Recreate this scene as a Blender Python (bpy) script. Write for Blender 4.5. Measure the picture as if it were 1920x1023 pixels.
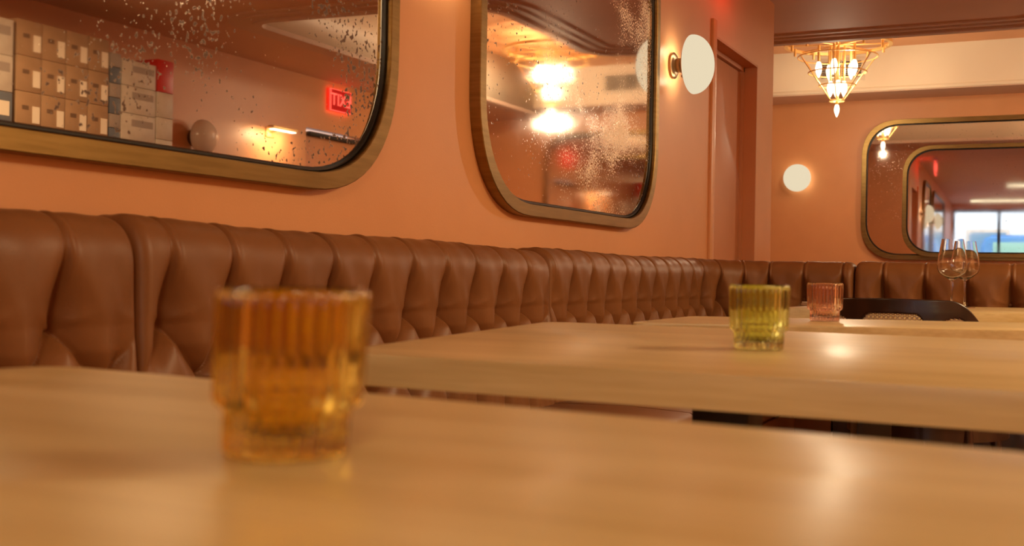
import bpy, bmesh, math, random
import numpy as np
from mathutils import Vector, Matrix
random.seed(7)
PI = math.pi
S = bpy.context.scene
for o in list(bpy.data.objects):
    bpy.data.objects.remove(o)

# ------------------------------------------------------------------ camera
YAW = math.atan(1025/2150)
cd = bpy.data.cameras.new('camera'); cam = bpy.data.objects.new('camera', cd); S.collection.objects.link(cam)
cd.sensor_width = 36; cd.lens = 2150/1920*36
fw = Vector((math.cos(YAW), math.sin(YAW), 0)); rt = Vector((math.sin(YAW), -math.cos(YAW), 0)); up = Vector((0, 0, 1))
rr = 0.017                                    # small roll of the hand-held camera
r2 = rt*math.cos(rr) + up*math.sin(rr); u2 = up*math.cos(rr) - rt*math.sin(rr)
cam.matrix_world = Matrix(((r2.x, u2.x, -fw.x, 0), (r2.y, u2.y, -fw.y, 0), (r2.z, u2.z, -fw.z, .845), (0, 0, 0, 1)))
cd.clip_start = .02
cd.dof.use_dof = True; cd.dof.focus_distance = 4.0; cd.dof.aperture_fstop = 6.5
S.camera = cam

# ------------------------------------------------------------------ world, lights, exposure
w = bpy.data.worlds.new('world'); S.world = w; w.use_nodes = True
w.node_tree.nodes['Background'].inputs[0].default_value = (.84, .92, 1, 1)
w.node_tree.nodes['Background'].inputs[1].default_value = 3.2
S.view_settings.view_transform = 'Standard'; S.view_settings.look = 'None'
S.view_settings.exposure = 0.0; S.view_settings.gamma = 1.0

def lamp(name, kind, loc, power, color, size=.1, rot=None, spot=None):
    l = bpy.data.lights.new(name, kind); l.energy = power; l.color = color
    if kind == 'AREA':
        l.shape = 'RECTANGLE'; l.size, l.size_y = (size if isinstance(size, tuple) else (size, size))
    else:
        l.shadow_soft_size = size
    if kind == 'SPOT':
        l.spot_size = spot or 1.6; l.spot_blend = .7
    o = bpy.data.objects.new(name, l); S.collection.objects.link(o); o.location = loc
    if rot: o.rotation_euler = rot
    return o
WARM = (1, .70, .38)
# added fills without fixtures for the dining room's general light (all outside the frame)
lamp('room_fill', 'AREA', (2.9, -1.7, 2.34), 98, (1, .75, .41), (1.3, .5))
lamp('room_fill', 'AREA', (-2.1, -1.1, 2.34), 98, (1, .76, .42), (1.2, .6))
lamp('room_fill', 'AREA', (4.6, -1.2, 2.34), 16, WARM, (.6, .6))

# ------------------------------------------------------------------ helpers
COL = S.collection
def tag(o, label=None, cat=None, group=None, kind=None):
    if label: o['label'] = label
    if cat: o['category'] = cat
    if group: o['group'] = group
    if kind: o['kind'] = kind
    return o
def thing(name, label, cat, loc=(0, 0, 0), rz=0, group=None):
    o = bpy.data.objects.new(name, None); COL.objects.link(o); o.empty_display_size = .1
    o.location = loc; o.rotation_euler = (0, 0, rz)
    return tag(o, label, cat, group)
def mesh_obj(name, me, mat, parent=None, smooth=None):
    o = bpy.data.objects.new(name, me); COL.objects.link(o)
    if mat and not me.materials: me.materials.append(mat)
    if parent: o.parent = parent
    if smooth is not None:
        for p in me.polygons: p.use_smooth = True
        if smooth < 3:
            me.set_sharp_from_angle(angle=smooth)
    return o
def obj(name, bm, mat, parent=None, smooth=.7):
    me = bpy.data.meshes.new(name)
    bmesh.ops.recalc_face_normals(bm, faces=bm.faces)
    bm.to_mesh(me); bm.free()
    return mesh_obj(name, me, mat, parent, smooth)
def B(): return bmesh.new()
def box(bm, x0, x1, y0, y1, z0, z1, bev=0, M=None, seg=2):
    r = bmesh.ops.create_cube(bm, size=1)
    vs = r['verts']
    for v in vs:
        v.co = Vector(((x0+x1)/2 + v.co.x*(x1-x0), (y0+y1)/2 + v.co.y*(y1-y0), (z0+z1)/2 + v.co.z*(z1-z0)))
    if bev:
        es = list({e for v in vs for e in v.link_edges})
        g = bmesh.ops.bevel(bm, geom=es, offset=bev, segments=seg, profile=.5, affect='EDGES')
        vs = list({v for f in g['faces'] for v in f.verts} | {v for v in vs if v.is_valid})
    if M:
        for v in vs: v.co = M @ v.co
    return bm
def lathe(bm, prof, n=32, M=None, ripple=None, closed=False):
    """prof = [(r, z)...] turned about z"""
    rings = []
    for (r, z) in prof:
        if r < 1e-6:
            rings.append([bm.verts.new((0, 0, z))])
        else:
            ring = []
            for i in range(n):
                a = 2*PI*i/n
                q = r + (ripple(a, r, z) if ripple else 0)
                ring.append(bm.verts.new((q*math.cos(a), q*math.sin(a), z)))
            rings.append(ring)
    pairs = list(zip(rings[:-1], rings[1:]))
    if closed: pairs.append((rings[-1], rings[0]))
    for a, b in pairs:
        for i in range(n):
            j = (i+1) % n
            if len(a) == 1 and len(b) == 1: continue
            if len(a) == 1: bm.faces.new((a[0], b[i], b[j]))
            elif len(b) == 1: bm.faces.new((a[i], b[0], a[j]))
            else: bm.faces.new((a[i], b[i], b[j], a[j]))
    if M:
        for ring in rings:
            for v in ring: v.co = M @ v.co
    return bm
def tube(bm, pts, r, n=8, closed=False):
    pts = [Vector(p) for p in pts]; m = len(pts); rings = []
    ref = None
    for i, p in enumerate(pts):
        if closed: t = (pts[(i+1) % m] - pts[i-1])
        else: t = pts[min(i+1, m-1)] - pts[max(i-1, 0)]
        t.normalize()
        if ref is None or abs(ref.dot(t)) > .95:
            ref = Vector((0, 0, 1)) if abs(t.z) < .9 else Vector((1, 0, 0))
        a = t.cross(ref).normalized(); b = t.cross(a).normalized(); ref = -b if False else ref
        q = r[i] if isinstance(r, (list, tuple)) else r
        rings.append([bm.verts.new(p + a*q*math.cos(2*PI*k/n) + b*q*math.sin(2*PI*k/n)) for k in range(n)])
    for i in range(m if closed else m-1):
        A, Bq = rings[i], rings[(i+1) % m]
        for k in range(n):
            bm.faces.new((A[k], A[(k+1) % n], Bq[(k+1) % n], Bq[k]))
    if not closed:
        bm.faces.new(rings[0]); bm.faces.new(rings[-1][::-1])
    return bm
def prism(bm, poly, z0, z1):
    a = [bm.verts.new((x, y, z0)) for x, y in poly]; b = [bm.verts.new((x, y, z1)) for x, y in poly]
    bm.faces.new(a[::-1]); bm.faces.new(b)
    for i in range(len(poly)):
        j = (i+1) % len(poly); bm.faces.new((a[i], a[j], b[j], b[i]))
    return bm
def copy_tree(o, parent=None):
    c = o.copy(); COL.objects.link(c); c.parent = parent
    for ch in [q for q in bpy.data.objects if q.parent == o]: copy_tree(ch, c)
    return c

# ------------------------------------------------------------------ materials
def mat(name, col, rough=.5, metal=0, **k):
    m = bpy.data.materials.new(name); m.use_nodes = True
    b = m.node_tree.nodes['Principled BSDF']
    b.inputs['Base Color'].default_value = (*col, 1); b.inputs['Roughness'].default_value = rough
    b.inputs['Metallic'].default_value = metal
    for a, v in k.items():
        b.inputs[a.replace('_', ' ')].default_value = v
    return m
def N(m, t, **k):
    n = m.node_tree.nodes.new(t)
    for a, v in k.items():
        if a in n.inputs: n.inputs[a].default_value = v
        else: setattr(n, a, v)
    return n
def L(m, a, b): m.node_tree.links.new(a, b)
def noisy(m, c1, c2, scale=5, stretch=(1, 1, 1), detail=4, bump=0, bscale=None, lo=.35, hi=.65, bdist=.002):
    b = m.node_tree.nodes['Principled BSDF']
    tc = N(m, 'ShaderNodeTexCoord'); mp = N(m, 'ShaderNodeMapping'); mp.inputs['Scale'].default_value = stretch
    L(m, tc.outputs['Object'], mp.inputs[0])
    n = N(m, 'ShaderNodeTexNoise'); n.inputs['Scale'].default_value = scale; n.inputs['Detail'].default_value = detail
    L(m, mp.outputs[0], n.inputs['Vector'])
    r = N(m, 'ShaderNodeValToRGB'); r.color_ramp.elements[0].position = lo; r.color_ramp.elements[1].position = hi
    r.color_ramp.elements[0].color = (*c1, 1); r.color_ramp.elements[1].color = (*c2, 1)
    L(m, n.outputs[0], r.inputs[0]); L(m, r.outputs[0], b.inputs['Base Color'])
    if bump:
        n2 = N(m, 'ShaderNodeTexNoise'); n2.inputs['Scale'].default_value = bscale or scale; n2.inputs['Detail'].default_value = 3
        L(m, mp.outputs[0], n2.inputs['Vector'])
        bp = N(m, 'ShaderNodeBump'); bp.inputs['Strength'].default_value = bump; bp.inputs['Distance'].default_value = bdist
        L(m, n2.outputs[0], bp.inputs['Height']); L(m, bp.outputs[0], b.inputs['Normal'])
    return m
def emit(name, col, s):
    m = mat(name, (.8, .8, .8), .4)
    b = m.node_tree.nodes['Principled BSDF']
    b.inputs['Base Color'].default_value = (.02, .02, .02, 1); b.inputs['Specular IOR Level'].default_value = 0
    b.inputs['Emission Color'].default_value = (*col, 1); b.inputs['Emission Strength'].default_value = s
    return m
M_wall = noisy(mat('apricot_paint', (.7, .3, .13), .42), (.68, .315, .132), (.72, .34, .145), 3, bump=.25, bscale=260, bdist=.001)
M_door = noisy(mat('apricot_gloss_paint', (.7, .3, .13), .52), (.60, .255, .105), (.64, .275, .115), 3, bump=.15, bscale=200, bdist=.001)
M_cream = noisy(mat('cream_paint', (.82, .74, .58), .5), (.80, .69, .52), (.84, .73, .55), 2, bump=.1, bscale=150, bdist=.001)
M_ceil = noisy(mat('brown_ceiling_paint', (.3, .17, .1), .6), (.70, .49, .35), (.74, .52, .375), 2, bump=.15, bscale=120, bdist=.001)
M_trim = mat('brown_gloss_trim', (.66, .51, .40), .55)
M_floor = noisy(mat('reddish_floorboards', (.2, .08, .04), .3), (.14, .05, .025), (.22, .085, .04), 6, (1, .15, 1))
M_leather = noisy(mat('chestnut_leather', (.2, .07, .03), .44, Specular_IOR_Level=.36), (.19, .073, .023), (.235, .094, .031), 5, bump=.35, bscale=230, bdist=.0007, lo=.3, hi=.7)
M_brass = noisy(mat('brushed_bronze', (.3, .2, .07), .38, 1), (.245, .155, .052), (.31, .20, .07), 8, (1, 1, 12), bump=.08, bscale=120)
M_gold = mat('bright_brass', (.90, .62, .26), .42, .9)
M_dkbrz = mat('dark_bronze', (.20, .12, .06), .32, 1)
M_black = mat('black_metal', (.012, .012, .012), .4)
M_gasket = mat('black_gasket', (.008, .008, .008), .35)
M_darkwood = noisy(mat('dark_bentwood', (.03, .012, .008), .3, Coat_Weight=.4), (.018, .008, .005), (.04, .016, .01), 20, (1, 1, .2))
M_cane = noisy(mat('woven_cane', (.5, .34, .18), .6), (.68, .52, .33), (.80, .65, .45), 60)
M_card = noisy(mat('brown_cardboard', (.42, .25, .13), .8), (.36, .22, .12), (.41, .255, .145), 9)
M_carton = noisy(mat('white_carton', (.75, .68, .58), .5), (.56, .49, .41), (.66, .60, .52), 9)
M_blue = mat('slate_blue_carton', (.13, .15, .19), .5)
M_grey = mat('grey_carton', (.36, .30, .26), .6)
M_red = mat('red_carton', (.60, .02, .01), .4)
M_paper = mat('paper_label', (.85, .76, .62), .6)
M_ink = mat('faded_ink', (.16, .09, .05), .7)
M_slat = mat('vent_metal', (.72, .62, .47), .5)
M_dark = mat('dark_void', (.03, .025, .02), .8)
M_opal = emit('lit_opal_glass', (.81, .685, .47), 1.0)
M_opaloff = mat('unlit_opal_glass', (.80, .74, .66), .08, Coat_Weight=.5)
M_bulb = emit('candle_bulb_glow', (1, .84, .58), 7)
M_led = emit('red_sign_glow', (1, .10, .07), 2.8)
M_ledback = emit('red_sign_panel', (1, .015, .01), .55)
M_tube = emit('tube_light_glow', (1, .93, .66), 2.6)

def wood_mat(name):
    m = mat(name, (.6, .36, .15), .3, Coat_Weight=.12, Coat_Roughness=.22, Specular_IOR_Level=.5)
    b = m.node_tree.nodes['Principled BSDF']
    tc = N(m, 'ShaderNodeTexCoord'); mp = N(m, 'ShaderNodeMapping'); mp.inputs['Scale'].default_value = (14, .8, 14)
    L(m, tc.outputs['Object'], mp.inputs[0])
    n1 = N(m, 'ShaderNodeTexNoise'); n1.inputs['Scale'].default_value = 1.3; n1.inputs['Detail'].default_value = 6; n1.inputs['Roughness'].default_value = .6
    L(m, mp.outputs[0], n1.inputs['Vector'])
    r = N(m, 'ShaderNodeValToRGB'); e = r.color_ramp.elements
    e[0].position = .3; e[0].color = (.62, .46, .195, 1); e[1].position = .7; e[1].color = (.80, .64, .34, 1)
    L(m, n1.outputs[0], r.inputs[0])
    mp2 = N(m, 'ShaderNodeMapping'); mp2.inputs['Scale'].default_value = (160, 5, 160); L(m, tc.outputs['Object'], mp2.inputs[0])
    n2 = N(m, 'ShaderNodeTexNoise'); n2.inputs['Scale'].default_value = 1; n2.inputs['Detail'].default_value = 3
    L(m, mp2.outputs[0], n2.inputs['Vector'])
    mx = N(m, 'ShaderNodeMix', data_type='RGBA', blend_type='MULTIPLY'); mx.inputs['Factor'].default_value = .35
    L(m, r.outputs[0], mx.inputs['A'])
    r2_ = N(m, 'ShaderNodeValToRGB'); r2_.color_ramp.elements[0].position = .3; r2_.color_ramp.elements[1].position = .7
    r2_.color_ramp.elements[0].color = (.62, .5, .4, 1); r2_.color_ramp.elements[1].color = (1, 1, 1, 1)
    L(m, n2.outputs[0], r2_.inputs[0]); L(m, r2_.outputs[0], mx.inputs['B'])
    L(m, mx.outputs['Result'], b.inputs['Base Color'])
    bp = N(m, 'ShaderNodeBump'); bp.inputs['Strength'].default_value = .12; bp.inputs['Distance'].default_value = .0006
    L(m, n2.outputs[0], bp.inputs['Height']); L(m, bp.outputs[0], b.inputs['Normal'])
    mr = N(m, 'ShaderNodeMapRange'); mr.inputs['To Min'].default_value = .27; mr.inputs['To Max'].default_value = .40
    L(m, n1.outputs[0], mr.inputs['Value']); L(m, mr.outputs[0], b.inputs['Roughness'])
    return m
M_wood = wood_mat('pale_oiled_maple')

def mirror_mat(name, fleck=.5, spots=.5, haze=.03, seed=0, fx=0, fz=0):
    """antique mirror: silvering with dark age spots and pale flecks"""
    m = mat(name, (.80, .70, .62), .03, 1)
    b = m.node_tree.nodes['Principled BSDF']
    tc = N(m, 'ShaderNodeTexCoord')
    def noise(scale, stretch, detail=3, off=0):
        mp = N(m, 'ShaderNodeMapping'); mp.inputs['Scale'].default_value = stretch; mp.inputs['Location'].default_value = (seed+off, seed*.7+off, seed*1.3)
        L(m, tc.outputs['Object'], mp.inputs[0])
        n = N(m, 'ShaderNodeTexNoise'); n.inputs['Scale'].default_value = scale; n.inputs['Detail'].default_value = detail
        L(m, mp.outputs[0], n.inputs['Vector']); return n.outputs[0]
    def rng(s, a, c, lo=0, hi=1):
        r = N(m, 'ShaderNodeMapRange'); r.inputs['From Min'].default_value = a; r.inputs['From Max'].default_value = c
        r.inputs['To Min'].default_value = lo; r.inputs['To Max'].default_value = hi
        L(m, s, r.inputs['Value']); return r.outputs[0]
    def math2(op, a, c):
        n = N(m, 'ShaderNodeMath', operation=op)
        for i, q in enumerate((a, c)):
            if isinstance(q, (int, float)): n.inputs[i].default_value = q
            else: L(m, q, n.inputs[i])
        return n.outputs[0]
    sx = N(m, 'ShaderNodeSeparateXYZ'); L(m, tc.outputs['Object'], sx.inputs[0])
    grad = math2('ADD', math2('MULTIPLY', sx.outputs['X'], fx), math2('MULTIPLY', sx.outputs['Z'], fz))
    broad = math2('ADD', noise(2.2, (1, 1, 1.2), 4), grad)
    flk = noise(210, (1, 1, .6), 3, 3)
    # flecks appear where the broad mask is high
    thr = rng(broad, .42, .68, .76, .76 - .16*fleck)
    fm = rng(math2('SUBTRACT', flk, thr), 0, .05)
    dk = noise(95, (1, 1, .9), 2, 9); dkb = noise(3.1, (1, 1, 1), 2, 5)
    thr2 = rng(dkb, .36, .60, .76, .76 - .13*spots)
    dm = rng(math2('SUBTRACT', dk, thr2), 0, .04)
    mx = N(m, 'ShaderNodeMix', data_type='RGBA'); L(m, dm, mx.inputs['Factor'])
    mx.inputs['A'].default_value = (.80, .70, .62, 1); mx.inputs['B'].default_value = (.10, .045, .02, 1)
    mx2 = N(m, 'ShaderNodeMix', data_type='RGBA'); L(m, fm, mx2.inputs['Factor'])
    L(m, mx.outputs['Result'], mx2.inputs['A']); mx2.inputs['B'].default_value = (.95, .80, .60, 1)
    L(m, mx2.outputs['Result'], b.inputs['Base Color'])
    L(m, rng(broad, .35, .8, haze*.6, haze*3), None) if False else None
    h = rng(broad, .35, .8, haze*.7, haze*2.5)
    ro = math2('ADD', h, math2('ADD', math2('MULTIPLY', fm, .55), math2('MULTIPLY', dm, .4)))
    L(m, ro, b.inputs['Roughness'])
    L(m, math2('SUBTRACT', 1, math2('MULTIPLY', dm, .8)), b.inputs['Metallic'])
    return m
def glass_mat(name, col, rough=.03, ior=1.45):
    return mat(name, col, rough, 0, Transmission_Weight=1, IOR=ior)
M_amber = glass_mat('amber_glass', (.88, .64, .14), .03)
M_green = glass_mat('green_glass', (.82, .86, .36), .03)
M_pink = glass_mat('pink_glass', (1, .76, .64), .03)
M_clear = glass_mat('clear_glass', (1, 1, 1), .0)

# ================================================================== SETTING
LW, RW, BK, FR = 1.507, -2.55, 10.66, -4.0       # left wall y, right wall y, back wall x, front wall x
def struct(name, bm, m, parent=None, smooth=.5):
    o = obj(name, bm, m, parent, smooth)
    if parent is None: o['kind'] = 'structure'
    return o
struct('floor', box(B(), FR-.2, BK+.2, RW-.1, 3.6, -.1, 0), M_floor)
# left wall: with the door opening
DX0, DX1, DZ = 5.385, 6.25, 2.005
bm = B()
box(bm, FR, DX0, LW, LW+.16, 0, 2.42); box(bm, DX1, 6.625, LW, LW+.16, 0, 2.42); box(bm, DX0, DX1, LW, LW+.16, DZ, 2.42)
struct('wall_left', bm, M_wall)
struct('wall_alcove', box(B(), 6.48, 6.625, LW+.16, 3.5, 0, 2.85), M_wall)
struct('wall_alcove_end', box(B(), 6.48, BK, 3.5, 3.6, 0, 2.85), M_wall)
struct('wall_back', box(B(), BK, BK+.15, RW-.15, 3.6, 0, 2.85), M_wall)
bm = B()
RX0, RX1, RZ = 7.68, 8.5, 2.0
box(bm, FR, RX0, RW-.15, RW, 0, 2.85); box(bm, RX1, BK, RW-.15, RW, 0, 2.85); box(bm, RX0, RX1, RW-.15, RW, RZ, 2.85)
struct('wall_right', bm, M_wall)
# door in the left wall behind the banquette
bm = B()
box(bm, DX0-.012, DX0+.006, LW+.0, LW+.13, 0, DZ); box(bm, DX1-.012, DX1, LW+.0, LW+.13, 0, DZ); box(bm, DX0, DX1, LW+.0, LW+.13, DZ-.012, DZ)
# stepped stop
box(bm, DX1-.03, DX1-.012, LW+.07, LW+.13, 0, DZ-.012); box(bm, DX0, DX1-.012, LW+.07, LW+.13, DZ-.035, DZ-.012)
struct('trim_1', bm, M_door)
struct('trim_2', box(B(), DX0-.075, DX0-.012, LW-.014, LW+.001, 0, 2.07, .003), M_wall)
d = thing('door_1', 'apricot painted flush door in the left wall behind the banquette', 'door', (DX0, LW, 0)); d['kind'] = 'structure'
obj('door_leaf', box(B(), .008, DX1-DX0-.036, .085, .125, .01, DZ-.04, .003), M_door, d)
bm = lathe(B(), [(0, 0), (.026, 0), (.026, .008), (.01, .012), (.01, .04), (.027, .05), (.03, .065), (.02, .08), (0, .084)], 24, Matrix.Translation((.78, .085, .90)) @ Matrix.Rotation(PI/2, 4, 'X'))
obj('door_knob', bm, M_dkbrz, d)
d = thing('door_2', 'apricot door in the right wall, below the exit sign, seen in the mirror', 'door', (RX0, RW, 0)); d['kind'] = 'structure'
obj('door_leaf', box(B(), .01, RX1-RX0-.01, -.1, -.06, .01, RZ-.02, .003), M_door, d)
obj('door_closer', box(B(), .08, .78, -.06, -.015, RZ-.055, RZ-.02, .004), M_dark, d)
# ceilings
def arc2(cx, cy, r, a0, a1, n=8): return [(cx+r*math.cos(math.radians(a0+(a1-a0)*i/n)), cy+r*math.sin(math.radians(a0+(a1-a0)*i/n))) for i in range(n+1)]
edge = [(7.66, 2.0)] + arc2(7.36, .26, .3, 0, -90) + arc2(6.4, -.39, .35, 90, 180, 8)[0:1] + arc2(6.25, -.40, .36, 90, 180) \
       + arc2(6.0, -1.50, .17, 180, 270) + [(BK, -1.67)]
edge[0] = (7.66, 3.5)
poly = [(FR, 3.5)] + [(FR, RW-.05)] + [(BK, RW-.05)] + edge[::-1]
bm = prism(B(), poly, 2.42, 2.44)
low = struct('ceiling', bm, M_ceil, smooth=None)
# cream upstand around the opening in the low ceiling
bm = B(); va = [bm.verts.new((x, y, 2.42)) for x, y in edge]; vb = [bm.verts.new((x, y, 2.83)) for x, y in edge]
for i in range(len(edge)-1): bm.faces.new((va[i], va[i+1], vb[i+1], vb[i]))
o = struct('trim_3', bm, M_cream, smooth=.9)
md = o.modifiers.new('t', 'SOLIDIFY'); md.thickness = .02; md.offset = 0
# stepped moulding under that edge
def offset_line(pts, d):
    out = []
    for i, p in enumerate(pts):
        a = Vector(pts[max(i-1, 0)]); b = Vector(pts[min(i+1, len(pts)-1)]); t = (b-a).normalized()
        out.append((p[0]+t.y*d, p[1]-t.x*d))
    return out
for k, (o0, o1, dz) in enumerate([(-.01, .05, .030), (.05, .13, .018), (.13, .20, .010)]):
    bm = B(); A = offset_line(edge, o0); C = offset_line(edge, o1)
    ra = [bm.verts.new((x, y, 2.42-dz)) for x, y in A]; rb = [bm.verts.new((x, y, 2.42-dz)) for x, y in C]
    rc = [bm.verts.new((x, y, 2.421)) for x, y in A]; rd = [bm.verts.new((x, y, 2.421)) for x, y in C]
    for i in range(len(edge)-1):
        bm.faces.new((ra[i], rb[i], rb[i+1], ra[i+1])); bm.faces.new((ra[i], ra[i+1], rc[i+1], rc[i])); bm.faces.new((rb[i], rd[i], rd[i+1], rb[i+1]))
    struct('trim_%d' % (4+k), bm, M_trim)
struct('ceiling_high', box(B(), 5.7, BK+.1, RW-.1, 3.6, 2.83, 2.93), M_wall)
bm = B(); box(bm, 9.62, 9.70, RW, 3.5, 2.805, 2.831, .006); box(bm, 9.72, 9.735, RW, 3.5, 2.812, 2.831)
struct('trim_7', bm, mat('ochre_trim_paint', (.62, .30, .09), .4))
# cream bulkhead on the back wall
struct('bulkhead', box(B(), 10.2, BK+.01, RW, 3.5, 2.457, 2.831), M_cream)
struct('trim_8', box(B(), 10.188, 10.2, RW, 3.5, 2.457, 2.487, .003), M_cream)
struct('bulkhead_underside', box(B(), 10.201, BK, RW, 3.5, 2.449, 2.458), M_ceil)
# front wall with the shop window
WY0, WY1, WZ0, WZ1 = -1.0, 1.47, .80, 2.3
bm = B()
box(bm, FR-.16, FR, RW-.1, WY0, 0, 2.45); box(bm, FR-.16, FR, WY1, 3.6, 0, 2.45)
box(bm, FR-.16, FR, WY0, WY1, 0, WZ0); box(bm, FR-.16, FR, WY0, WY1, WZ1, 2.45)
struct('wall_front', bm, M_wall)
wn = thing('window_1', 'large shop window onto the street, seen only in the mirror', 'window', (FR-.08, 0, WZ0)); wn['kind'] = 'structure'
H = WZ1-WZ0
for y in (WY0, -.2, .6, WY1):
    obj('window_mullion', box(B(), -.04, .04, y-.03, y+.03, 0, H, .004), M_black, wn)
for z in (0.02, H-.02):
    obj('window_rail', box(B(), -.041, .041, WY0, WY1, z-.03, z+.03, .004), M_black, wn)
for y0, y1 in ((WY0, -.2), (-.2, .6), (.6, WY1)):
    obj('pane', box(B(), -.004, .004, y0+.03, y1-.03, .05, H-.05), M_clear, wn)
# street outside
M_pave = noisy(mat('pale_paving', (.5, .5, .5), .8), (.45, .47, .5), (.6, .6, .6), 4)
struct('street', box(B(), -16, FR-.2, -9, 9, -.14, -.04), M_pave)
bl = thing('street_building', 'pale blue-white building across the street, seen in the mirror', 'building', (-15, 0, -.04))
M_pb = mat('pale_blue_render', (.75, .85, .95), .7); M_win = mat('building_glass', (.15, .3, .45), .1)
obj('facade', box(B(), -.4, 0, -9, 9, 0, 6), M_pb, bl)
for i in range(8):
    for k in range(2):
        f_ = obj('window', box(B(), 0, .05, -8.4+i*2.2, -7.2+i*2.2, .7+k*2.7, 2.4+k*2.7, .02), M_carton, bl)
        obj('pane', box(B(), .05, .06, -8.3+i*2.2, -7.3+i*2.2, .8+k*2.7, 2.3+k*2.7), M_win, f_)
# parked van
van = thing('parked_van', 'pale teal van parked outside the shop window, seen in the mirror', 'van', (-8.2, -1.15, -.04))
side = [(-2.1, .35), (-2.15, 1.0), (-1.5, 1.25), (-.95, 1.86), (-.6, 1.95), (2.0, 1.95), (2.15, 1.8), (2.2, .35)]
bm = B(); a = [bm.verts.new((.85, y, z)) for y, z in side]; b = [bm.verts.new((-.85, y, z)) for y, z in side]
bm.faces.new(a); bm.faces.new(b[::-1])
for i in range(len(side)): bm.faces.new((a[i], b[i], b[(i+1) % len(side)], a[(i+1) % len(side)]))
bmesh.ops.bevel(bm, geom=bm.edges[:], offset=.07, segments=3, affect='EDGES')
obj('van_body', bm, mat('blue_car_paint', (.12, .35, .75), .25), van)
M_teal = mat('teal_glass', (.30, .62, .55), .1)
for y0, y1 in ((-1.2, -.3), (-.2, .8), (.9, 1.9)):
    bm = B(); box(bm, .85, .87, y0, y1, 1.2, 1.78, .01); obj('van_window', bm, M_teal, van)
for y in (-1.35, 1.4):
    for x in (.72, -.72):
        obj('wheel', lathe(B(), [(0, -.1), (.25, -.1), (.33, -.08), (.33, .08), (.25, .1), (0, .1)], 24, Matrix.Translation((x, y, .33)) @ Matrix.Rotation(PI/2, 4, 'Y')), M_black, van)

# ================================================================== MIRRORS
def rrect(w, h, r, n=14, p=2.35):
    """rounded rectangle, counter-clockwise in (x, z), superelliptic corners"""
    out = []
    for cx, cz, a0 in ((w/2-r, h/2-r, 0), (-w/2+r, h/2-r, 90), (-w/2+r, -h/2+r, 180), (w/2-r, -h/2+r, 270)):
        for i in range(n+1):
            a = math.radians(a0+90*i/n); c, s = math.cos(a), math.sin(a)
            out.append((cx + r*math.copysign(abs(c)**(2/p), c), cz + r*math.copysign(abs(s)**(2/p), s)))
    return out
def ring_mesh(outer, inner, prof):
    """prof = [(t, depth)...], t 0 = outer outline, 1 = inner outline; depth towards the room (-y)"""
    bm = B(); n = len(outer); rings = []
    for t, d_ in prof:
        rings.append([bm.verts.new((o_[0]+(i_[0]-o_[0])*t, -d_, o_[1]+(i_[1]-o_[1])*t)) for o_, i_ in zip(outer, inner)])
    for k in range(len(rings)):
        A, C = rings[k], rings[(k+1) % len(rings)]
        for i in range(n):
            j = (i+1) % n; bm.faces.new((A[i], A[j], C[j], C[i]))
    return bm
def mirror(label, loc, rz, w, h, r, m, face=.038, depth=.035, back=0, name='wall_mirror'):
    t = thing(name, label, 'mirror', loc, rz)
    O = rrect(w, h, r); I = rrect(w-2*face, h-2*face, r-face*.6)
    G = rrect(w-2*face-.022, h-2*face-.022, r-face*.6-.006)
    obj('frame', ring_mesh(O, I, [(0, back), (0, depth-.002), (.05, depth), (.95, depth), (1, depth-.002), (1, back+.001), (.5, back)]), M_brass, t, .5)
    obj('gasket', ring_mesh(I, G, [(-.05, back+.004), (-.05, depth-.019), (.3, depth-.014), (.7, depth-.014), (1, depth-.019), (1, back+.004)]), M_gasket, t, .5)
    gd = depth-.021
    bm = B(); a = [bm.verts.new((x, -gd, z)) for x, z in I]; b = [bm.verts.new((x, -(back+.003), z)) for x, z in I]
    bm.faces.new(a); bm.faces.new(b[::-1])
    for i in range(len(I)): bm.faces.new((a[i], b[i], b[(i+1) % len(I)], a[(i+1) % len(I)]))
    obj('mirror_glass', bm, m, t, None)
    return t
MZ0, MZ1 = 1.021, 2.25
mirror('wide antique mirror in a bronze frame, nearest on the left wall, showing the stacked cartons', ((2.424-.9)/2, LW, (MZ0+MZ1)/2), 0, 2.424+.9, MZ1-MZ0, .36,
       mirror_mat('aged_mirror_wide', .15, 1.5, .010, 3.1, .20, .05))
mirror('narrower heavily foxed antique mirror on the left wall between the two sconces', ((2.861+4.45)/2, LW, (MZ0+MZ1)/2), 0, 4.45-2.861, MZ1-MZ0, .36,
       mirror_mat('aged_mirror_foxed', 2.3, .9, .045, 7.7, .05, .05))
yc = (1.61-1.75)/2
mirror('large bronze framed mirror on the far back wall, reflecting the chandelier', (BK, yc, (1.02+2.262)/2), -PI/2, 3.36, 2.262-1.02, .33,
       mirror_mat('aged_mirror_back', .6, .6, .018, 12.2, -.03, .1), face=.042, depth=.04)
yc2 = (1.255-1.30)/2; w2 = 2.56
mirror('smaller bronze framed mirror laid over the large back wall mirror, reflecting the street', (BK-.022, yc2-.002, (1.045+2.022)/2), -PI/2+math.radians(1.0), w2, 2.022-1.045, .27,
       mirror_mat('aged_mirror_inner', .6, .5, .020, 21.2, -.05, .05), face=.036, depth=.028)

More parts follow.
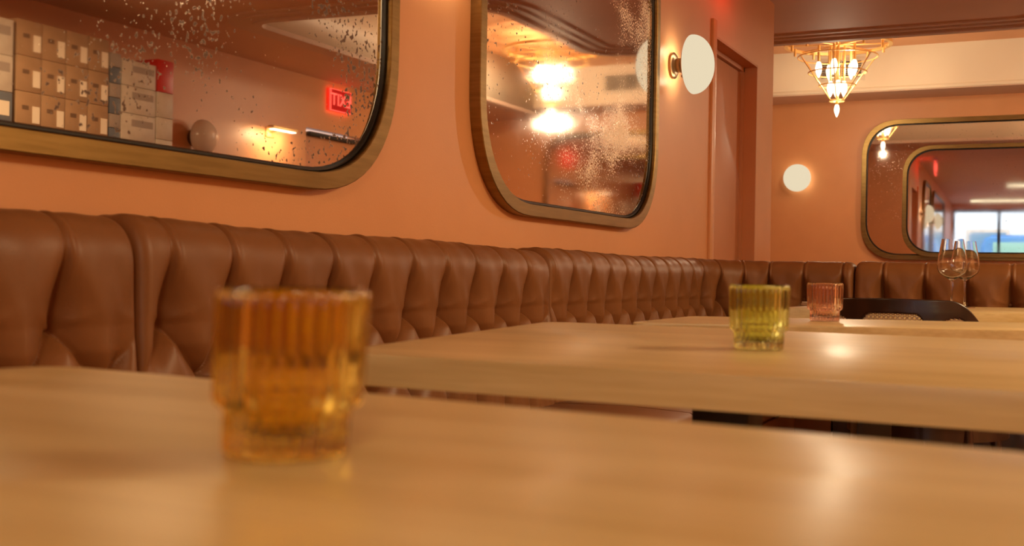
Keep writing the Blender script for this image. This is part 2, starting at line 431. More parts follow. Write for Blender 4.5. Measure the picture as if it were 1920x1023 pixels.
# ================================================================== SCONCES
def sconce(label, loc, rz, lit=True, power=1.6):
    t = thing('wall_sconce', label, 'sconce', loc, rz, None)
    R = Matrix.Rotation(PI/2, 4, 'X')                    # lathe axis -> -y (out of the wall)
    obj('wall_plate', lathe(B(), [(0, 0), (.054, 0), (.056, .004), (.056, .012), (.048, .018), (.03, .022), (0, .022)], 40, R), M_dkbrz, t)
    obj('neck', lathe(B(), [(.028, .02), (.030, .026), (.030, .040), (.036, .046), (.036, .058), (.030, .062), (0, .062)], 32, R), M_dkbrz, t)
    obj('dish', lathe(B(), [(0, .052), (.040, .053), (.060, .057), (.078, .063), (.081, .067), (.078, .069), (.058, .064), (0, .060)], 48, R), M_dkbrz, t)
    n = 14; prof = [(.125*math.cos(PI/2*i/n)**.96, .094 + .086*math.sin(PI/2*i/n)) for i in range(n)] + [(0, .180)]
    back = [(.125*math.cos(PI/2*i/n), .094 - .036*math.sin(PI/2*i/n)) for i in range(n-2, 0, -1)]
    obj('opal_globe', lathe(B(), [(0, .0585)] + back + prof, 48, R), M_opal if lit else M_opaloff, t, 1.5)
    kn = lathe(B(), [(0, 0), (.004, 0), (.004, .01), (.007, .012), (.008, .018), (.005, .022), (0, .023)], 16, Matrix.Translation((.02, -.052, -.03)) @ Matrix.Rotation(-PI*.8, 4, 'X'))
    obj('thumb_screw', kn, M_dkbrz, t)
    if lit:                                               # the lamp's light that leaves backwards, on to the wall
        c, s = math.cos(rz), math.sin(rz); ly = -.058
        l = lamp('sconce_light', 'AREA', (loc[0]-ly*s, loc[1]+ly*c, loc[2]), power, (1, .80, .52), .15, (PI/2, 0, rz))
        l.data.shape = 'DISK'
    return t
SZ = 1.742
sconce('lit round opal sconce on the left wall between the foxed mirror and the door', (4.715, LW, SZ), 0, True, 2.0)
sconce('lit round opal sconce on the left wall between the two mirrors, just above the frame', (2.68, LW, SZ), 0, True, 3.2)
sconce('lit round opal sconce on the far back wall left of the mirror', (BK, 2.17, 1.757), -PI/2, True, 1.2)
sconce('unlit round white sconce on the right wall beside the cartons, seen in the mirror', (6.33, RW, 1.76), PI, False)

# small brass picture lamp on the right wall (in the mirror)
pl = thing('picture_lamp', 'small lit brass wall lamp on the right wall, glowing in the wide mirror', 'lamp', (7.2, RW, 1.90), PI)
obj('wall_plate', box(B(), -.05, .05, -.015, 0, -.04, .04, .006), M_gold, pl)
obj('arm', tube(B(), [(0, -.01, 0), (0, -.08, .01), (0, -.13, .03)], .008), M_gold, pl)
obj('shade', box(B(), -.16, .16, -.16, -.10, .01, .035, .01), M_gold, pl)
obj('light_strip', box(B(), -.14, .14, -.15, -.11, .004, .011), M_bulb, pl)
lamp('picture_lamp_light', 'AREA', (7.2, RW+.15, 1.90), 5.0, (1, .74, .42), (.26, .03), (-1.0, 0, 0))

# ================================================================== CHANDELIERS
def bulb_bm(cx, cy, ztop, s=1):
    return lathe(B(), [(0, 0), (.010*s, -.002*s), (.017*s, -.02*s), (.0205*s, -.04*s), (.018*s, -.062*s), (.010*s, -.084*s), (.004*s, -.098*s), (0, -.102*s)], 16, Matrix.Translation((cx, cy, ztop)))
def chandelier(label, loc, rz=0, proto=None):
    if proto:
        c = copy_tree(proto); c.location = loc; c.rotation_euler = (0, 0, rz); c['label'] = label
        return c
    t = thing('chandelier', label, 'chandelier', loc, rz, None)
    Z = 0                                            # ring plane at origin
    obj('canopy', lathe(B(), [(0, .131), (.075, .131), (.078, .118), (.06, .105), (.02, .10), (.018, 0), (.05, -.004), (.05, -.012), (.0, -.014)], 32), M_gold, t)
    ro, ri = .415, .385
    obj('top_ring', lathe(B(), [(ro, .012), (ro, -.012), (ri, -.012), (ri, .012)], 72, closed=True), M_gold, t)
    for k in range(8):
        a = 2*PI*k/8 + .2
        obj('spoke', tube(B(), [(.04*math.cos(a), .04*math.sin(a), -.004), (.39*math.cos(a), .39*math.sin(a), -.002)], .005, 6), M_gold, t)
    for k in range(10):
        a = 2*PI*k/10 + .1
        obj('lamp_cup', lathe(B(), [(0, .004), (.010, .004), (.010, -.058), (.007, -.058), (.007, -.02), (0, -.02)], 12, Matrix.Translation((.36*math.cos(a), .36*math.sin(a), 0))), M_gold, t)
    for R_, z in ((.307, -.098), (.223, -.222), (.140, -.325), (.052, -.445)):
        n = 56
        obj('cage_ring', tube(B(), [(R_*math.cos(2*PI*i/n), R_*math.sin(2*PI*i/n), z) for i in range(n)], .0055 if R_ > .06 else .009, 6, True), M_gold, t)
    for k in range(6):
        a = 2*PI*k/6 + .05
        obj('cage_rod', tube(B(), [(.307*math.cos(a), .307*math.sin(a), -.098), (.052*math.cos(a), .052*math.sin(a), -.445)], .005, 6), M_gold, t)
    obj('stem', tube(B(), [(0, 0, 0), (0, 0, -.475)], .010, 10), M_gold, t)
    for k in range(5):
        a = 2*PI*k/5 + .62
        x, y = .145*math.cos(a), .145*math.sin(a)
        h_ = obj('bulb_holder', tube(B(), [(x, y, -.002), (x, y, -.135)], .011, 10), M_gold, t)
        obj('bulb', bulb_bm(x, y, -.135, 1.25), M_bulb, h_, 1.5)
    for k in range(4):
        a = 2*PI*k/4 + .3
        x, y = .052*math.cos(a), .052*math.sin(a)
        h_ = obj('bulb_holder', tube(B(), [(x, y, -.01), (x, y, -.29)], .009, 10), M_gold, t)
        obj('bulb', bulb_bm(x, y, -.29, 1.25), M_bulb, h_, 1.5)
    h_ = obj('bulb_holder', lathe(B(), [(0, -.44), (.012, -.44), (.012, -.478), (0, -.478)], 12), M_gold, t)
    obj('bulb', bulb_bm(0, 0, -.472), M_bulb, h_, 1.5)
    return t
C1 = (9.315, 1.61, 2.70); C2 = (8.75, -.85, 2.70)
c1 = chandelier('brass cone chandelier hanging in front of the back wall bulkhead', C1)
chandelier('brass cone chandelier seen as a bright glow in the foxed mirror', C2, .4, c1)
for c in (C1, C2):
    k = 1 if c is C1 else 2.6
    lamp('chandelier_light', 'POINT', (c[0]+.03, c[1]-.08, c[2]-.19), 15*k, (1, .79, .53), .04)
    lamp('chandelier_light', 'POINT', (c[0], c[1], c[2]-.60), 15*k, (1, .79, .53), .02)

# ================================================================== VENTS
def vent(label, y):
    t = thing('air_vent', label, 'vent', (10.2, y, 2.655), -PI/2)
    obj('vent_frame', ring_mesh(rrect(.40, .20, .01, 2), rrect(.34, .14, .004, 2), [(0, 0), (0, .008), (1, .012), (1, 0)]), M_slat, t)
    obj('backing', box(B(), -.17, .17, -.002, .0, -.07, .07), M_dark, t)
    me = None
    for k in range(8):
        if me is None:
            o = obj('vent_slat', box(B(), -.17, .17, -.012, -.003, -.0022, .0022, M=Matrix.Rotation(.5, 4, 'X')), M_slat, t); me = o.data
        else:
            o = bpy.data.objects.new('vent_slat', me); COL.objects.link(o); o.parent = t
        o.location = (0, 0, -.058+k*.0166)
    for x in (-.0, ):
        obj('divider', box(B(), x-.004, x+.004, -.013, -.002, -.07, .07), M_slat, t)
vent('louvred air vent in the bulkhead behind the nearer chandelier', 1.73)
vent('louvred air vent in the bulkhead, visible in the foxed mirror', -.75)

# ================================================================== EXIT SIGNS
def text_obj(name, body, size, m, parent, loc, rot, extrude=.002, align='CENTER'):
    c = bpy.data.curves.new(name, 'FONT'); c.body = body; c.size = size; c.extrude = extrude; c.align_x = align; c.align_y = 'CENTER'
    o = bpy.data.objects.new('tmp_text', c); COL.objects.link(o)
    dg = bpy.context.evaluated_depsgraph_get(); me = bpy.data.meshes.new_from_object(o.evaluated_get(dg))
    bpy.data.objects.remove(o); bpy.data.curves.remove(c)
    me.materials.clear(); me.materials.append(m); me.name = name
    q = bpy.data.objects.new(name, me); COL.objects.link(q); q.parent = parent; q.location = loc; q.rotation_euler = rot
    return q
def exit_sign(label, loc, rz, hang):
    t = thing('exit_sign', label, 'sign', loc, rz)
    obj('sign_panel', box(B(), -.15, .15, -.006, .006, -.09, .09, .002), mat('sign_acrylic', (.25, .03, .02), .2), t)
    bm = B()
    for a in ((-.15, .15, .086, .09), (-.15, .15, -.09, -.086)): box(bm, a[0], a[1], -.008, .008, a[2], a[3])
    for a in ((-.15, -.146), (.146, .15)): box(bm, a[0], a[1], -.008, .008, -.09, .09)
    obj('glowing_edge', bm, M_led, t)
    if not hang: obj('glow_face', box(B(), -.146, .146, -.0075, -.006, -.086, .086), M_ledback, t)
    text_obj('lettering', 'EXIT', .145, M_led, t, (0, -.0085, 0), (PI/2, 0, 0))
    if hang:
        text_obj('lettering', 'EXIT', .145, M_led, t, (0, .0085, 0), (PI/2, 0, PI))
        obj('mount', box(B(), -.16, .16, -.02, .02, .09, .12, .003), M_black, t)
    else:
        obj('mount', box(B(), -.04, .04, .006, .03, -.03, .03), M_black, t)
    return t
exit_sign('red exit sign hung from the ceiling above the left door', (5.40, 1.285, 2.30), 0, True)
lamp('exit_light', 'AREA', (5.45, 1.32, 2.30), .5, (1, .04, .02), (.28, .16), (PI/2, 0, 0))
exit_sign('red glowing exit sign on the right wall, seen reversed in the wide mirror', (8.12, RW+.03, 2.27), PI, False)
lamp('exit_light', 'AREA', (8.12, RW+.022, 2.27), .3, (1, .03, .02), (.34, .22), (PI/2, 0, PI))

# ================================================================== BANQUETTE
# path: straight along the left wall, a quarter turn, then straight across the room
YF = LW; XC, RC = 4.62, .42          # reference line = back plane of the banquette; it turns before the door
XB = XC+RC
def path(t):
    """t metres along the back plane from x=0 -> (x, y, nx, ny), n towards the seat"""
    if t <= XC: return (t, YF, 0, -1)
    q = t-XC
    if q <= RC*PI/2:
        a = q/RC
        return (XC+RC*math.sin(a), YF-RC+RC*math.cos(a), -math.sin(a), -math.cos(a))
    return (XB, YF-RC-(q-RC*PI/2), -1, 0)
# profile of the back, out from the reference plane: (offset, z)
def back_profile():
    pts = [(0, .900), (.02, .912), (.045, .919)]
    cx, cz, R_ = .082, .848, .071
    for i in range(0, 15):
        a = math.radians(112-112*i/14); pts.append((cx+R_*math.cos(a), cz+R_*math.sin(a)))
    pts += [(.156, .80), (.160, .74), (.166, .66), (.174, .56), (.182, .43)]
    P = np.array(pts); seg = np.hypot(*np.diff(P, axis=0).T); s = np.concatenate([[0], np.cumsum(seg)])
    n = int(s[-1]/.0045); q = np.linspace(0, s[-1], n)
    x = np.interp(q, s, P[:, 0]); z = np.interp(q, s, P[:, 1])
    k = np.ones(5)/5
    for _ in range(2):
        x[2:-2] = np.convolve(x, k, 'valid'); z[2:-2] = np.convolve(z, k, 'valid')
    dx, dz = np.gradient(x), np.gradient(z); l = np.hypot(dx, dz)
    return x, z, dz/l*-1, dx/l
PX, PZ, PNX, PNZ = back_profile()
PNX, PNZ = np.abs(PNX), PNZ
P_ = .161; Z1, Z2, Z3 = .752, .655, .558
def seg_d(s, z, ax, az, bx, bz):
    dx, dz = bx-ax, bz-az; L2 = dx*dx+dz*dz
    u = np.clip(((s-ax)*dx+(z-az)*dz)/L2, 0, 1)
    return np.hypot(s-(ax+u*dx), z-(az+u*dz))
def tuft(s, z, s0):
    """height over the back surface; s, z arrays in metres; columns at s0 + k*P_"""
    k = (s-s0)/P_; f = (k-np.floor(k)); f = np.where(f > .5, f-1, f)*P_       # signed distance to the nearest column
    h_ = P_/2; kc = np.round(k).astype(int)
    dv = np.abs(f)
    # vertical seams above row 1
    d = np.hypot(dv, np.maximum(0, Z1-z))
    # diagonals between rows
    g = np.abs(f)
    d12 = seg_d(g, z, 0, Z1, h_, Z2); d23 = seg_d(g, z, h_, Z2, 0, Z3)
    d3 = np.hypot(dv, np.maximum(0, z-Z3))
    dd = np.minimum(np.minimum(d, d12), np.minimum(d23, d3))
    def sst(a, b): u = np.clip((z-a)/(b-a), 0, 1); return u*u*(3-2*u)
    low = sst(.885, .765)
    D_ = .003+.050*low; w = .005+.023*low
    D_ = np.where(z < Z1, .034+.019*np.clip(1-(Z1-z)/.04, 0, 1), D_); w = np.where(z < Z1, .020+.008*np.clip(1-(Z1-z)/.04, 0, 1), w)
    H_ = -D_*np.exp(-(dd/w)**1.35)
    strong = (kc % 2 != 0)
    crease = np.where(z > Z1, np.where(strong, .0060, .0022), .006)
    H_ -= crease*np.exp(-(dd/.0032)**2)
    H_ += np.exp(-((f-.012)/.0045)**2)*.0024*np.clip((z-Z1-.03)/.05, 0, 1)
    H_ -= np.exp(-((f-.020)/.0035)**2)*.0012*np.clip((z-Z1-.05)/.05, 0, 1)
    # buttons
    r1 = np.hypot(dv, z-Z1); r2 = np.hypot(h_-g, z-Z2); r3 = np.hypot(dv, z-Z3)
    for r_ in (r1, r2, r3): H_ -= .014*np.exp(-(r_/.014)**2)
    # gentle irregular creasing of the hide
    H_ += (.0010*np.sin(s*37+z*23)*np.sin(z*31+s*17)+.0006*np.sin(s*83+z*11)) + .0004*np.sin(s*160+np.sin(z*40)*2)*np.clip((.88-z)/.1, 0, 1)
    H_ -= .0018*np.exp(-((f+.022+.10*(Z1+.06-z))/.006)**2)*np.clip((z-Z1)/.03, 0, 1)*np.clip((Z1+.10-z)/.04, 0, 1)
    return H_
def bay(label, t0, t1, s0, ends=(True, True), lift=1):
    n = int((t1-t0)/.0035); T = np.linspace(t0, t1, n); m = len(PX)
    S_, Zg = np.meshgrid(T, PZ, indexing='ij')
    Hh = tuft(S_, Zg, s0)
    # fade tufting out on the flat top behind the roll, round the ends of the bay down
    lead = np.clip((np.arange(m)-8)/14, 0, 1)[None, :]
    Hh = Hh*lead
    e0 = np.clip((T-t0)/.028, 0, 1); e1 = np.clip((t1-T)/.028, 0, 1)
    rnd = np.ones(n)
    ef = np.clip(np.minimum(T-t0, t1-T)/.055, 0, 1); Hh = Hh*(ef*ef*(3-2*ef))[:, None]
    if ends[0]: rnd = np.minimum(rnd, np.sqrt(1-(1-e0)**2))
    if ends[1]: rnd = np.minimum(rnd, np.sqrt(1-(1-e1)**2))
    Hh = Hh + (rnd[:, None]-1)*.032
    wob = .0025*np.sin(T*5.1+t0)*rnd + .016*np.clip((2.9-T)/2.2, 0, 1) + lift*(.005*np.exp(-(T-t0)/.22)*rnd - .004*np.exp(-(t1-T)/.15))
    base = np.array([path(t) for t in T])
    off = PX[None, :] + Hh*PNX[None, :]; zz = PZ[None, :] + Hh*PNZ[None, :] + wob[:, None]*np.clip((PZ-.8)/.1, 0, 1)[None, :]
    off = np.maximum(off, .004)
    X = base[:, 0:1]+base[:, 2:3]*off; Y = base[:, 1:2]+base[:, 3:4]*off
    V = np.stack([X, Y, zz], -1).reshape(-1, 3)
    idx = np.arange(n*m).reshape(n, m)
    Fq = np.stack([idx[:-1, :-1], idx[1:, :-1], idx[1:, 1:], idx[:-1, 1:]], -1).reshape(-1, 4)
    me = bpy.data.meshes.new('backrest')
    me.vertices.add(len(V)); me.vertices.foreach_set('co', V.ravel())
    me.loops.add(Fq.size); me.loops.foreach_set('vertex_index', Fq.ravel().astype(np.int32))
    me.polygons.add(len(Fq)); me.polygons.foreach_set('loop_start', np.arange(0, Fq.size, 4, dtype=np.int32))
    me.polygons.foreach_set('use_smooth', np.ones(len(Fq), dtype=bool))
    me.update(calc_edges=True); me.validate()
    p0 = path((t0+t1)/2)
    t = thing('tufted_banquette', label, 'banquette', (p0[0]+p0[2]*.3, p0[1]+p0[3]*.3, 0))
    loc = t.location.copy()
    me.transform(Matrix.Translation(-loc))
    mesh_obj('backrest', me, M_leather, t)
    # solid core behind the leather, seat, plinth: swept boxes along the path
    def sweep(name, prof, m_, a, b, sm=.9):
        bm = B(); k = max(2, int((b-a)/.06)); rings = []
        for i in range(k+1):
            x, y, nx, ny = path(a+(b-a)*i/k)
            rings.append([bm.verts.new((x+nx*o_-loc.x, y+ny*o_-loc.y, z)) for o_, z in prof])
        q = len(prof)
        for A, C in zip(rings[:-1], rings[1:]):
            for i in range(q): bm.faces.new((A[i], A[(i+1) % q], C[(i+1) % q], C[i]))
        bm.faces.new(rings[0]); bm.faces.new(rings[-1][::-1])
        return obj(name, bm, m_, t, sm)
    sweep('back_core', [(.001, .06), (.001, .895), (.03, .90), (.06, .89), (.075, .80), (.078, .43), (.078, .06)], M_leather, t0, t1)
    e = .003; b_end = t1-e; a_st = t0+e
    sweep('seat_cushion', [(.10, .34), (.10, .44), (.12, .462), (.40, .470), (.58, .462), (.612, .44), (.62, .41), (.612, .36), (.59, .34)], M_leather, a_st, b_end)
    sweep('seat_base', [(.14, .09), (.14, .339), (.60, .339), (.60, .09)], M_leather if lift else M_darkwood, a_st, b_end)
    sweep('plinth', [(.14, 0), (.14, .089), (.54, .089), (.54, 0)], M_black, a_st, b_end)
    # covered buttons
    bme = None
    for row, (zr, hf) in enumerate(((Z1, 0), (Z2, .5), (Z3, 0))):
        k0 = math.ceil((t0+.03-s0)/P_-hf); k1 = math.floor((t1-.03-s0)/P_-hf)
        for k in range(k0, k1+1):
            s = s0+(k+hf)*P_; x, y, nx, ny = path(s)
            j = int(np.argmin(np.abs(PZ-zr)+(PX < .1)*9))
            off_ = PX[j]-.060
            if bme is None:
                o = obj('button', lathe(B(), [(.0085, -.004), (.009, 0), (.0075, .003), (.004, .0048), (0, .0052)], 12), M_leather, t, 1.5); bme = o.data
            else:
                o = bpy.data.objects.new('button', bme); COL.objects.link(o); o.parent = t
            o.location = (x+nx*off_-loc.x, y+ny*off_-loc.y, zr)
            o.rotation_euler = Vector((nx, ny, 0)).to_track_quat('Z', 'Y').to_euler()
    return t
bay('nearest section of the tufted brown leather banquette, at the left edge under the wide mirror', -.29, 1.432, 1.280-P_*9)
bay('long middle section of the tufted brown leather banquette, behind the amber glass', 1.434, 3.118, 1.512)
bay('tufted brown leather banquette section that turns the corner below the door', 3.120, XC+RC*PI/2+.32, 3.137)
tb = XC+RC*PI/2+.322
bay('tufted brown leather banquette section crossing the room behind the wine glasses', tb, tb+1.6, 3.137+P_*round((tb-3.137)/P_), lift=0)

# ================================================================== TABLES
def rounded_quad(q, r, n=6):
    out = []
    for i in range(4):
        p = Vector(q[i]); a = Vector(q[i-1]); b = Vector(q[(i+1) % 4])
        da = (a-p).normalized(); db = (b-p).normalized()
        p0 = p+da*r; p1 = p+db*r
        for k in range(n+1):
            u = k/n; out.append(tuple(p0*(1-u)**2 + p*2*u*(1-u) + p1*u*u))
    return out
def table(label, quad, cx, cy, r=.035, col=.04, zt=.75, th=.036, rz=0):
    t = thing('dining_table', label, 'table', (cx, cy, 0))
    q = [(x-cx, y-cy) for x, y in quad]
    pts = rounded_quad(q, r); bm = prism(B(), pts, zt-th, zt)
    es = [e for e in bm.edges if abs(e.verts[0].co.z-e.verts[1].co.z) < 1e-6]
    bmesh.ops.bevel(bm, geom=es, offset=.003, segments=2, profile=.5, affect='EDGES')
    obj('tabletop', bm, M_wood, t, .6)
    Mz = Matrix.Rotation(rz, 4, 'Z')
    bm = B(); box(bm, -.09, .09, -.09, .09, zt-th-.006, zt-th, .001, M=Mz)
    obj('top_bracket', bm, M_black, t)
    obj('pedestal', box(B(), -col, col, -col, col, .02, zt-th-.005, .004, M=Mz), M_black, t)
    obj('foot_plate', box(B(), -.22, .22, -.22, .22, 0, .021, .006, M=Mz), M_black, t)
    return t
table('pale wooden table nearest the camera, with the amber glass on it', [(-.02, -.06), (.695, -.03), (.800, .868), (.06, .90)], .38, .42, .05)
table('second pale wooden table from the camera, with the green glass on it', [(1.082, -.10), (2.02, -.10), (2.085, .912), (1.112, .765)], 1.56, .410, .045)
table('third pale wooden table from the camera, with the pink glass on it', [(2.475, -.02), (2.955, -.04), (2.65, .785), (2.175, .775)], 2.56, .36, .03, .036, rz=.35)
table('farthest pale wooden table, with two wine glasses, before the crossing banquette', [(3.80, -.15), (4.66, -.12), (4.33, .75), (3.60, .80)], 4.1, .36, .03, .04, rz=.2)

# ================================================================== RIBBED GLASSES
def tumbler(name, label, loc, m, lean=0):
    n_r = 32; seg = n_r*8
    def rip(a, r, z):
        if r < .0300 or z > .0845 or z < .0028: return 0
        inner = 0
        return .0024*(abs(math.sin(a*n_r/2))**.8) - .0014
    outer = [(0, .0015), (.022, .0015), (.026, 0), (.0300, .0004), (.0312, .003), (.0314, .012), (.0316, .0225), (.0330, .0245), (.0362, .0262), (.0374, .030), (.0377, .045),
             (.0382, .065), (.0386, .0780), (.0384, .0805), (.0377, .0828), (.0366, .0843), (.0356, .0848), (.0350, .0838)]
    inner = [(.0347, .079), (.0344, .060), (.0338, .040), (.0325, .0325), (.0290, .0270), (.0270, .0190), (.0240, .0130), (.015, .0100), (0, .0095)]
    bm = B(); rings = []
    for i, (r, z) in enumerate(outer+inner):
        if r < 1e-6: rings.append([bm.verts.new((0, 0, z))]); continue
        ring = []
        for k in range(seg):
            a = 2*PI*k/seg; q = r + (rip(a, r, z) if i < len(outer)-2 else 0)
            if i < 4 and r > .02: q += .0006*math.cos(a*n_r/2)
            ring.append(bm.verts.new((q*math.cos(a), q*math.sin(a), z)))
        rings.append(ring)
    for a, b in zip(rings[:-1], rings[1:]):
        for i in range(seg):
            j = (i+1) % seg
            if len(a) == 1: bm.faces.new((a[0], b[i], b[j]))
            elif len(b) == 1: bm.faces.new((a[i], b[0], a[j]))
            else: bm.faces.new((a[i], b[i], b[j], a[j]))
    if lean:
        for v in bm.verts: v.co.x += rt.x*lean*v.co.z; v.co.y += rt.y*lean*v.co.z
    o = obj(name, bm, m, None, 1.1); o.location = loc
    return tag(o, label, 'glass')
TZ = .7502
tumbler('ribbed_tumbler', 'blurred amber ribbed glass on the nearest table', (.483, .358, TZ), M_amber, .045)
tumbler('ribbed_tumbler', 'green ribbed glass on the second table', (1.503, .355, TZ), M_green)
tumbler('ribbed_tumbler', 'small pink ribbed glass on the third table', (2.60, .468, TZ), M_pink)

# ================================================================== WINE GLASSES
def wine_glass(label, loc):
    t = thing('wine_glass', label, 'glass', loc)
    bowl_o = [(.0045, .094), (.010, .098), (.026, .108), (.042, .121), (.0485, .134), (.0480, .150), (.0440, .180), (.0385, .210), (.0345, .2335)]
    bowl_i = [(.0337, .2335), (.0376, .210), (.0430, .180), (.0469, .150), (.0473, .134), (.0408, .122), (.0250, .110), (.0100, .102), (0, .1005)]
    obj('bowl', lathe(B(), [(0, .093)]+bowl_o+bowl_i, 56), M_clear, t, 1.2)
    obj('stem', lathe(B(), [(0, .0035), (.009, .0037), (.0058, .009), (.0040, .020), (.0036, .050), (.0038, .080), (.0044, .0925), (0, .0928)], 24), M_clear, t, 1.2)
    obj('foot', lathe(B(), [(0, 0), (.0355, 0), (.0365, .0008), (.034, .0016), (.018, .0024), (.010, .0034), (0, .0034)], 48), M_clear, t, 1.2)
    return t
wine_glass('empty wine glass in front and left of the pair on the farthest table', (4.10, .322, TZ))
wine_glass('empty wine glass behind and right of the pair on the farthest table', (4.33, .298, TZ))

# folded napkin on the far table
bm = B(); box(bm, -.07, .07, -.05, .05, 0, .006, .002); box(bm, -.066, .068, -.046, .048, .006, .012, .002)
nk = obj('folded_napkin', bm, M_paper, None); nk.location = (4.02, .735, TZ); nk.rotation_euler = (0, 0, .5)
tag(nk, 'small cream folded napkin on the left corner of the farthest table', 'napkin')

# ================================================================== CHAIR
ch = thing('cane_back_chair', 'dark bentwood chair with cane windows in its curved back, behind the third table', 'chair', (3.50, .345, 0), -.18)
RA = .33                                   # arc of the back, centre in front (+x) of the back panel
def back_pt(a, z, r=RA): return Vector((-.0 + .02 - r*math.cos(a) , r*math.sin(a)*.98, z))
A_ = .73; zb0, zb1 = .50, .795
na, nz = 150, 74
def top_z(a):
    u = abs(a)/A_
    return .795 - (.004*u) - max(0, (u-.58)/.42)**2.2*.085
wins = [(0, .105, .565, .755), (-.455*1.08, .088, .565, .745), (.455*1.08, .088, .565, .745)]     # centre angle, half width (rad*RA), z0, z1
def in_win(a, z, grow=0):
    for i, (c, hw, z0, z1) in enumerate(wins):
        hw_ = (hw if i == 0 else .045)+grow; zc, hz = (z0+z1)/2, (z1-z0)/2+grow; r_ = .028 if i == 0 else .043
        dx = max(abs((a-c)*RA*1.0)-(hw_*.80 if i == 0 else hw_)+r_, 0); dz = max(abs(z-zc)-hz+r_, 0)
        if math.hypot(dx, dz) < r_: return i+1
    return 0
bm = B(); grid = {}
for i in range(na+1):
    a = -A_+2*A_*i/na; zt = top_z(a)
    for j in range(nz+1):
        grid[i, j] = (a, zb0+(zt-zb0)*j/nz)
vc = {}
def gv(i, j):
    if (i, j) not in vc:
        a, z = grid[i, j]; vc[i, j] = bm.verts.new(back_pt(a, z))
    return vc[i, j]
for i in range(na):
    for j in range(nz):
        a = (grid[i, j][0]+grid[i+1, j][0])/2; z = (grid[i, j][1]+grid[i, j+1][1])/2
        if not in_win(a, z): bm.faces.new((gv(i, j), gv(i+1, j), gv(i+1, j+1), gv(i, j+1)))
me = bpy.data.meshes.new('backrest'); bm.to_mesh(me); bm.free()
o = mesh_obj('backrest', me, M_darkwood, ch, 3.2)
md = o.modifiers.new('thick', 'SOLIDIFY'); md.thickness = .020; md.offset = 0
# cane weave with round holes
for wi, (c, hw, z0, z1) in enumerate(wins):
    bm = B(); cs = .0125; half = (.09+.02 if wi == 0 else .055)
    nx_, nzc = int(2*half/cs), int((z1-z0+.03)/cs)
    for ix in range(nx_):
        for iz in range(nzc):
            cx, cz = -half+cs*(ix+.5)+(cs/2 if iz % 2 else 0), z0-.015+cs*(iz+.5)
            if not in_win(c+cx/RA, cz, .006): continue
            ring, sq = [], []
            for k in range(8):
                a = PI/4*k+PI/8
                ring.append((cx+cs*.26*math.cos(a), cz+cs*.26*math.sin(a)))
                ca_, sa_ = math.cos(a), math.sin(a); mx_ = max(abs(ca_), abs(sa_)); sq.append((cx+cs*.5*ca_/mx_, cz+cs*.5*sa_/mx_))
            rv = [bm.verts.new(back_pt(c+x/RA, z)) for x, z in ring]; sv = [bm.verts.new(back_pt(c+x/RA, z)) for x, z in sq]
            for k in range(8): bm.faces.new((rv[k], rv[(k+1) % 8], sv[(k+1) % 8], sv[k]))
    me = bpy.data.meshes.new('cane_panel'); bm.to_mesh(me); bm.free()
    o = mesh_obj('cane_panel', me, M_cane, ch); md = o.modifiers.new('t', 'SOLIDIFY'); md.thickness = .002
obj('seat', lathe(B(), [(0, .445), (.20, .447), (.226, .452), (.232, .462), (.226, .474), (.19, .478), (0, .472)], 48, Matrix.Translation((.03, 0, 0)) @ Matrix.Scale(1.06, 4, (1, 0, 0))), M_darkwood, ch)
obj('seat_rail', lathe(B(), [(.205, .405), (.222, .405), (.222, .447), (.205, .447)], 48, Matrix.Translation((.03, 0, 0)), closed=True), M_darkwood, ch)
for sx, sy in ((-1, -1), (-1, 1), (1, -1), (1, 1)):
    x, y = .03+sx*.15, sy*.15
    top = (x, y, .45) if sx > 0 else (.02-RA*math.cos(.62)*.99, sy*RA*math.sin(.62)*.97, .62)
    pts = [(x+sx*.05, y+sy*.035, 0), (x+sx*.02, y+sy*.015, .22), (x, y, .44)] + ([top] if sx < 0 else [])
    obj('leg', tube(B(), pts, [.011, .014, .016] + ([.013] if sx < 0 else []), 12), M_darkwood, ch)
obj('leg_hoop', tube(B(), [(.03+.165*math.cos(2*PI*i/40), .165*math.sin(2*PI*i/40), .24) for i in range(40)], .008, 8, True), M_darkwood, ch)

# ================================================================== CARTONS along the right wall (seen in the wide mirror)
sh = thing('storage_cabinet', 'long dark storage cabinet on the right wall under the stacked cartons', 'cabinet', (5.0, RW+.2, 0))
obj('cabinet_body', box(B(), -.78, .78, -.17, .16, 0, 1.375, .004), M_black, sh)
obj('cabinet_top', box(B(), -.80, .80, -.18, .17, 1.375, 1.40, .004), M_darkwood, sh)
for i in range(4):
    dd = obj('cabinet_door', box(B(), -.77+i*.387, -.392+i*.387, .16, .178, .06, 1.36, .003), M_darkwood, sh)
    obj('handle', tube(B(), [(-.77+i*.387+.34, .19, .8), (-.77+i*.387+.34, .19, .95)], .006), M_dkbrz, dd)
def carton(label, group, x0, x1, z0, z1, m, yf=-2.2, kind=0):
    t = thing('carton', label, 'box', ((x0+x1)/2, yf, z0), PI, group)     # local -y faces the room... rotated: +Y world
    hw = (x1-x0)/2-.002; h = z1-z0-.002
    obj('carton_body', box(B(), -hw, hw, 0, .30, 0, h, .003), m, t)
    if kind == 1:          # brown case: print block and white label
        obj('shipping_label', box(B(), -hw+.008, -hw+.058, -.0015, 0, .03, h*.62), M_paper, t)
        obj('printed_block', box(B(), .0, .045, -.001, 0, h*.50, h*.62), M_ink, t)
        obj('tape', box(B(), -hw, hw, .14, .16, h-.0005, h+.0008), M_grey, t)
    if kind == 2:
        obj('printed_block', box(B(), -hw+.02, hw-.03, -.001, 0, h*.35, h*.75), M_paper, t)
    if kind == 3:
        obj('printed_block', box(B(), -hw+.02, hw*.4, -.001, 0, h*.55, h*.8), M_grey, t)
zr = [1.40, 1.606, 1.806, 2.004, 2.203]
xs = [4.508, 4.680, 4.853, 5.022, 5.186]
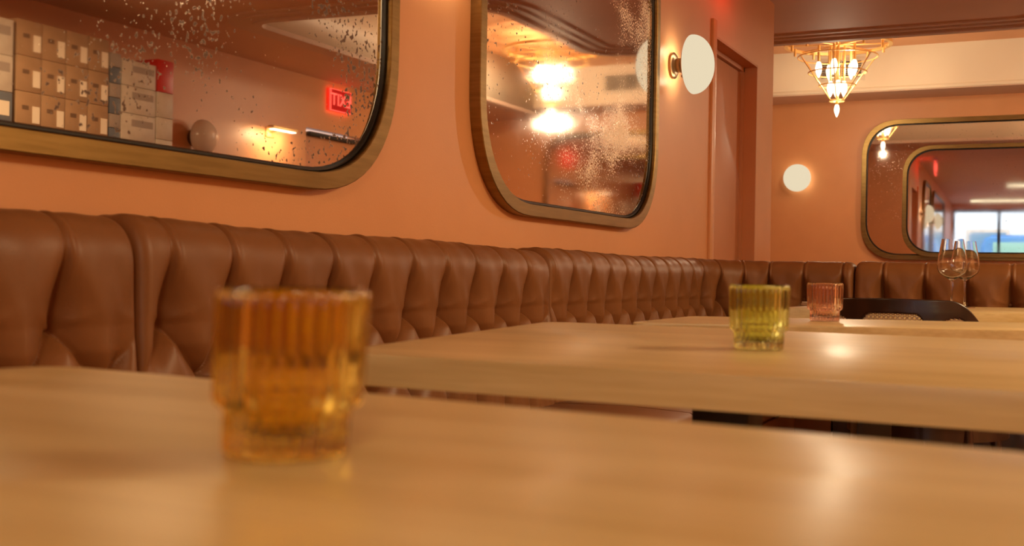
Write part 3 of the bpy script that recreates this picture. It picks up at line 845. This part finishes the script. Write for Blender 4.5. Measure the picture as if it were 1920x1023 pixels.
rown = ['bottom', 'second', 'third', 'top']; coln = ['first', 'second', 'third', 'fourth']
for r_ in range(4):
    for c_ in range(4):
        carton('brown cardboard wine case, %s row, %s from the left in the mirror' % (rown[r_], coln[c_]), 'brown cases stacked on the cabinet', xs[c_], xs[c_+1], zr[r_], zr[r_+1], M_card, kind=1)
cc = [M_blue, M_blue, M_carton, M_carton]; cn = ['slate blue', 'slate blue', 'white', 'white']
for r_ in range(4):
    carton('%s carton at the left end of the stack in the mirror, %s row' % (cn[r_], rown[r_]), 'cartons at the left end of the stack', 4.29, 4.486, zr[r_]-(.02 if r_ else 0), zr[r_+1]-.02, cc[r_], kind=2 if r_ < 2 else 3)
zs = [1.40]
for k in range(8):
    z = zs[-1]; h = .085 if k % 2 else .10; zs.append(z+h)
    carton('small %s box in the narrow stack beside the brown cases, %s from bottom' % ('grey' if k % 2 else 'slate blue', ['first', 'second', 'third', 'fourth', 'fifth', 'sixth', 'seventh', 'eighth'][k]),
           'small boxes in the narrow stack', 5.195, 5.285, z, z+h, M_grey if k % 2 else M_blue)
zw = [1.40, 1.62, 1.79, 1.96, 2.12]
for k in range(4):
    carton('white carton in the wide stack right of the narrow boxes, %s row' % rown[k], 'white cartons in the wide stack', 5.29, 5.585, zw[k], zw[k+1], M_carton, kind=3)
zv = [1.40, 1.66, 1.80, 1.962]
for k in range(3):
    carton('white carton in the right end stack under the red box, %s row' % rown[k], 'white cartons under the red box', 5.595, 5.745, zv[k], zv[k+1], M_carton, kind=0)
carton('red carton on top of the right end stack in the mirror', None, 5.60, 5.745, 1.962, 2.17, M_red)

# ================================================================== front room ceiling tubes (seen in the inner mirror)
def tube_light(label, loc, rz, ln):
    t = thing('tube_light', label, 'light', loc, rz)
    obj('housing', box(B(), -ln/2, ln/2, -.035, .035, 0, .03, .004), M_carton, t)
    obj('tube', tube(B(), [(-ln/2+.01, 0, -.014), (ln/2-.01, 0, -.014)], .018, 12), M_tube, t)
tube_light('long tube light on the ceiling nearest the shop window, seen in the inner mirror', (-2.4, -.2, 2.388), PI/2, 2.6)
tube_light('long tube light on the ceiling second from the shop window, seen in the inner mirror', (1.3, -.25, 2.388), PI/2, 1.4)
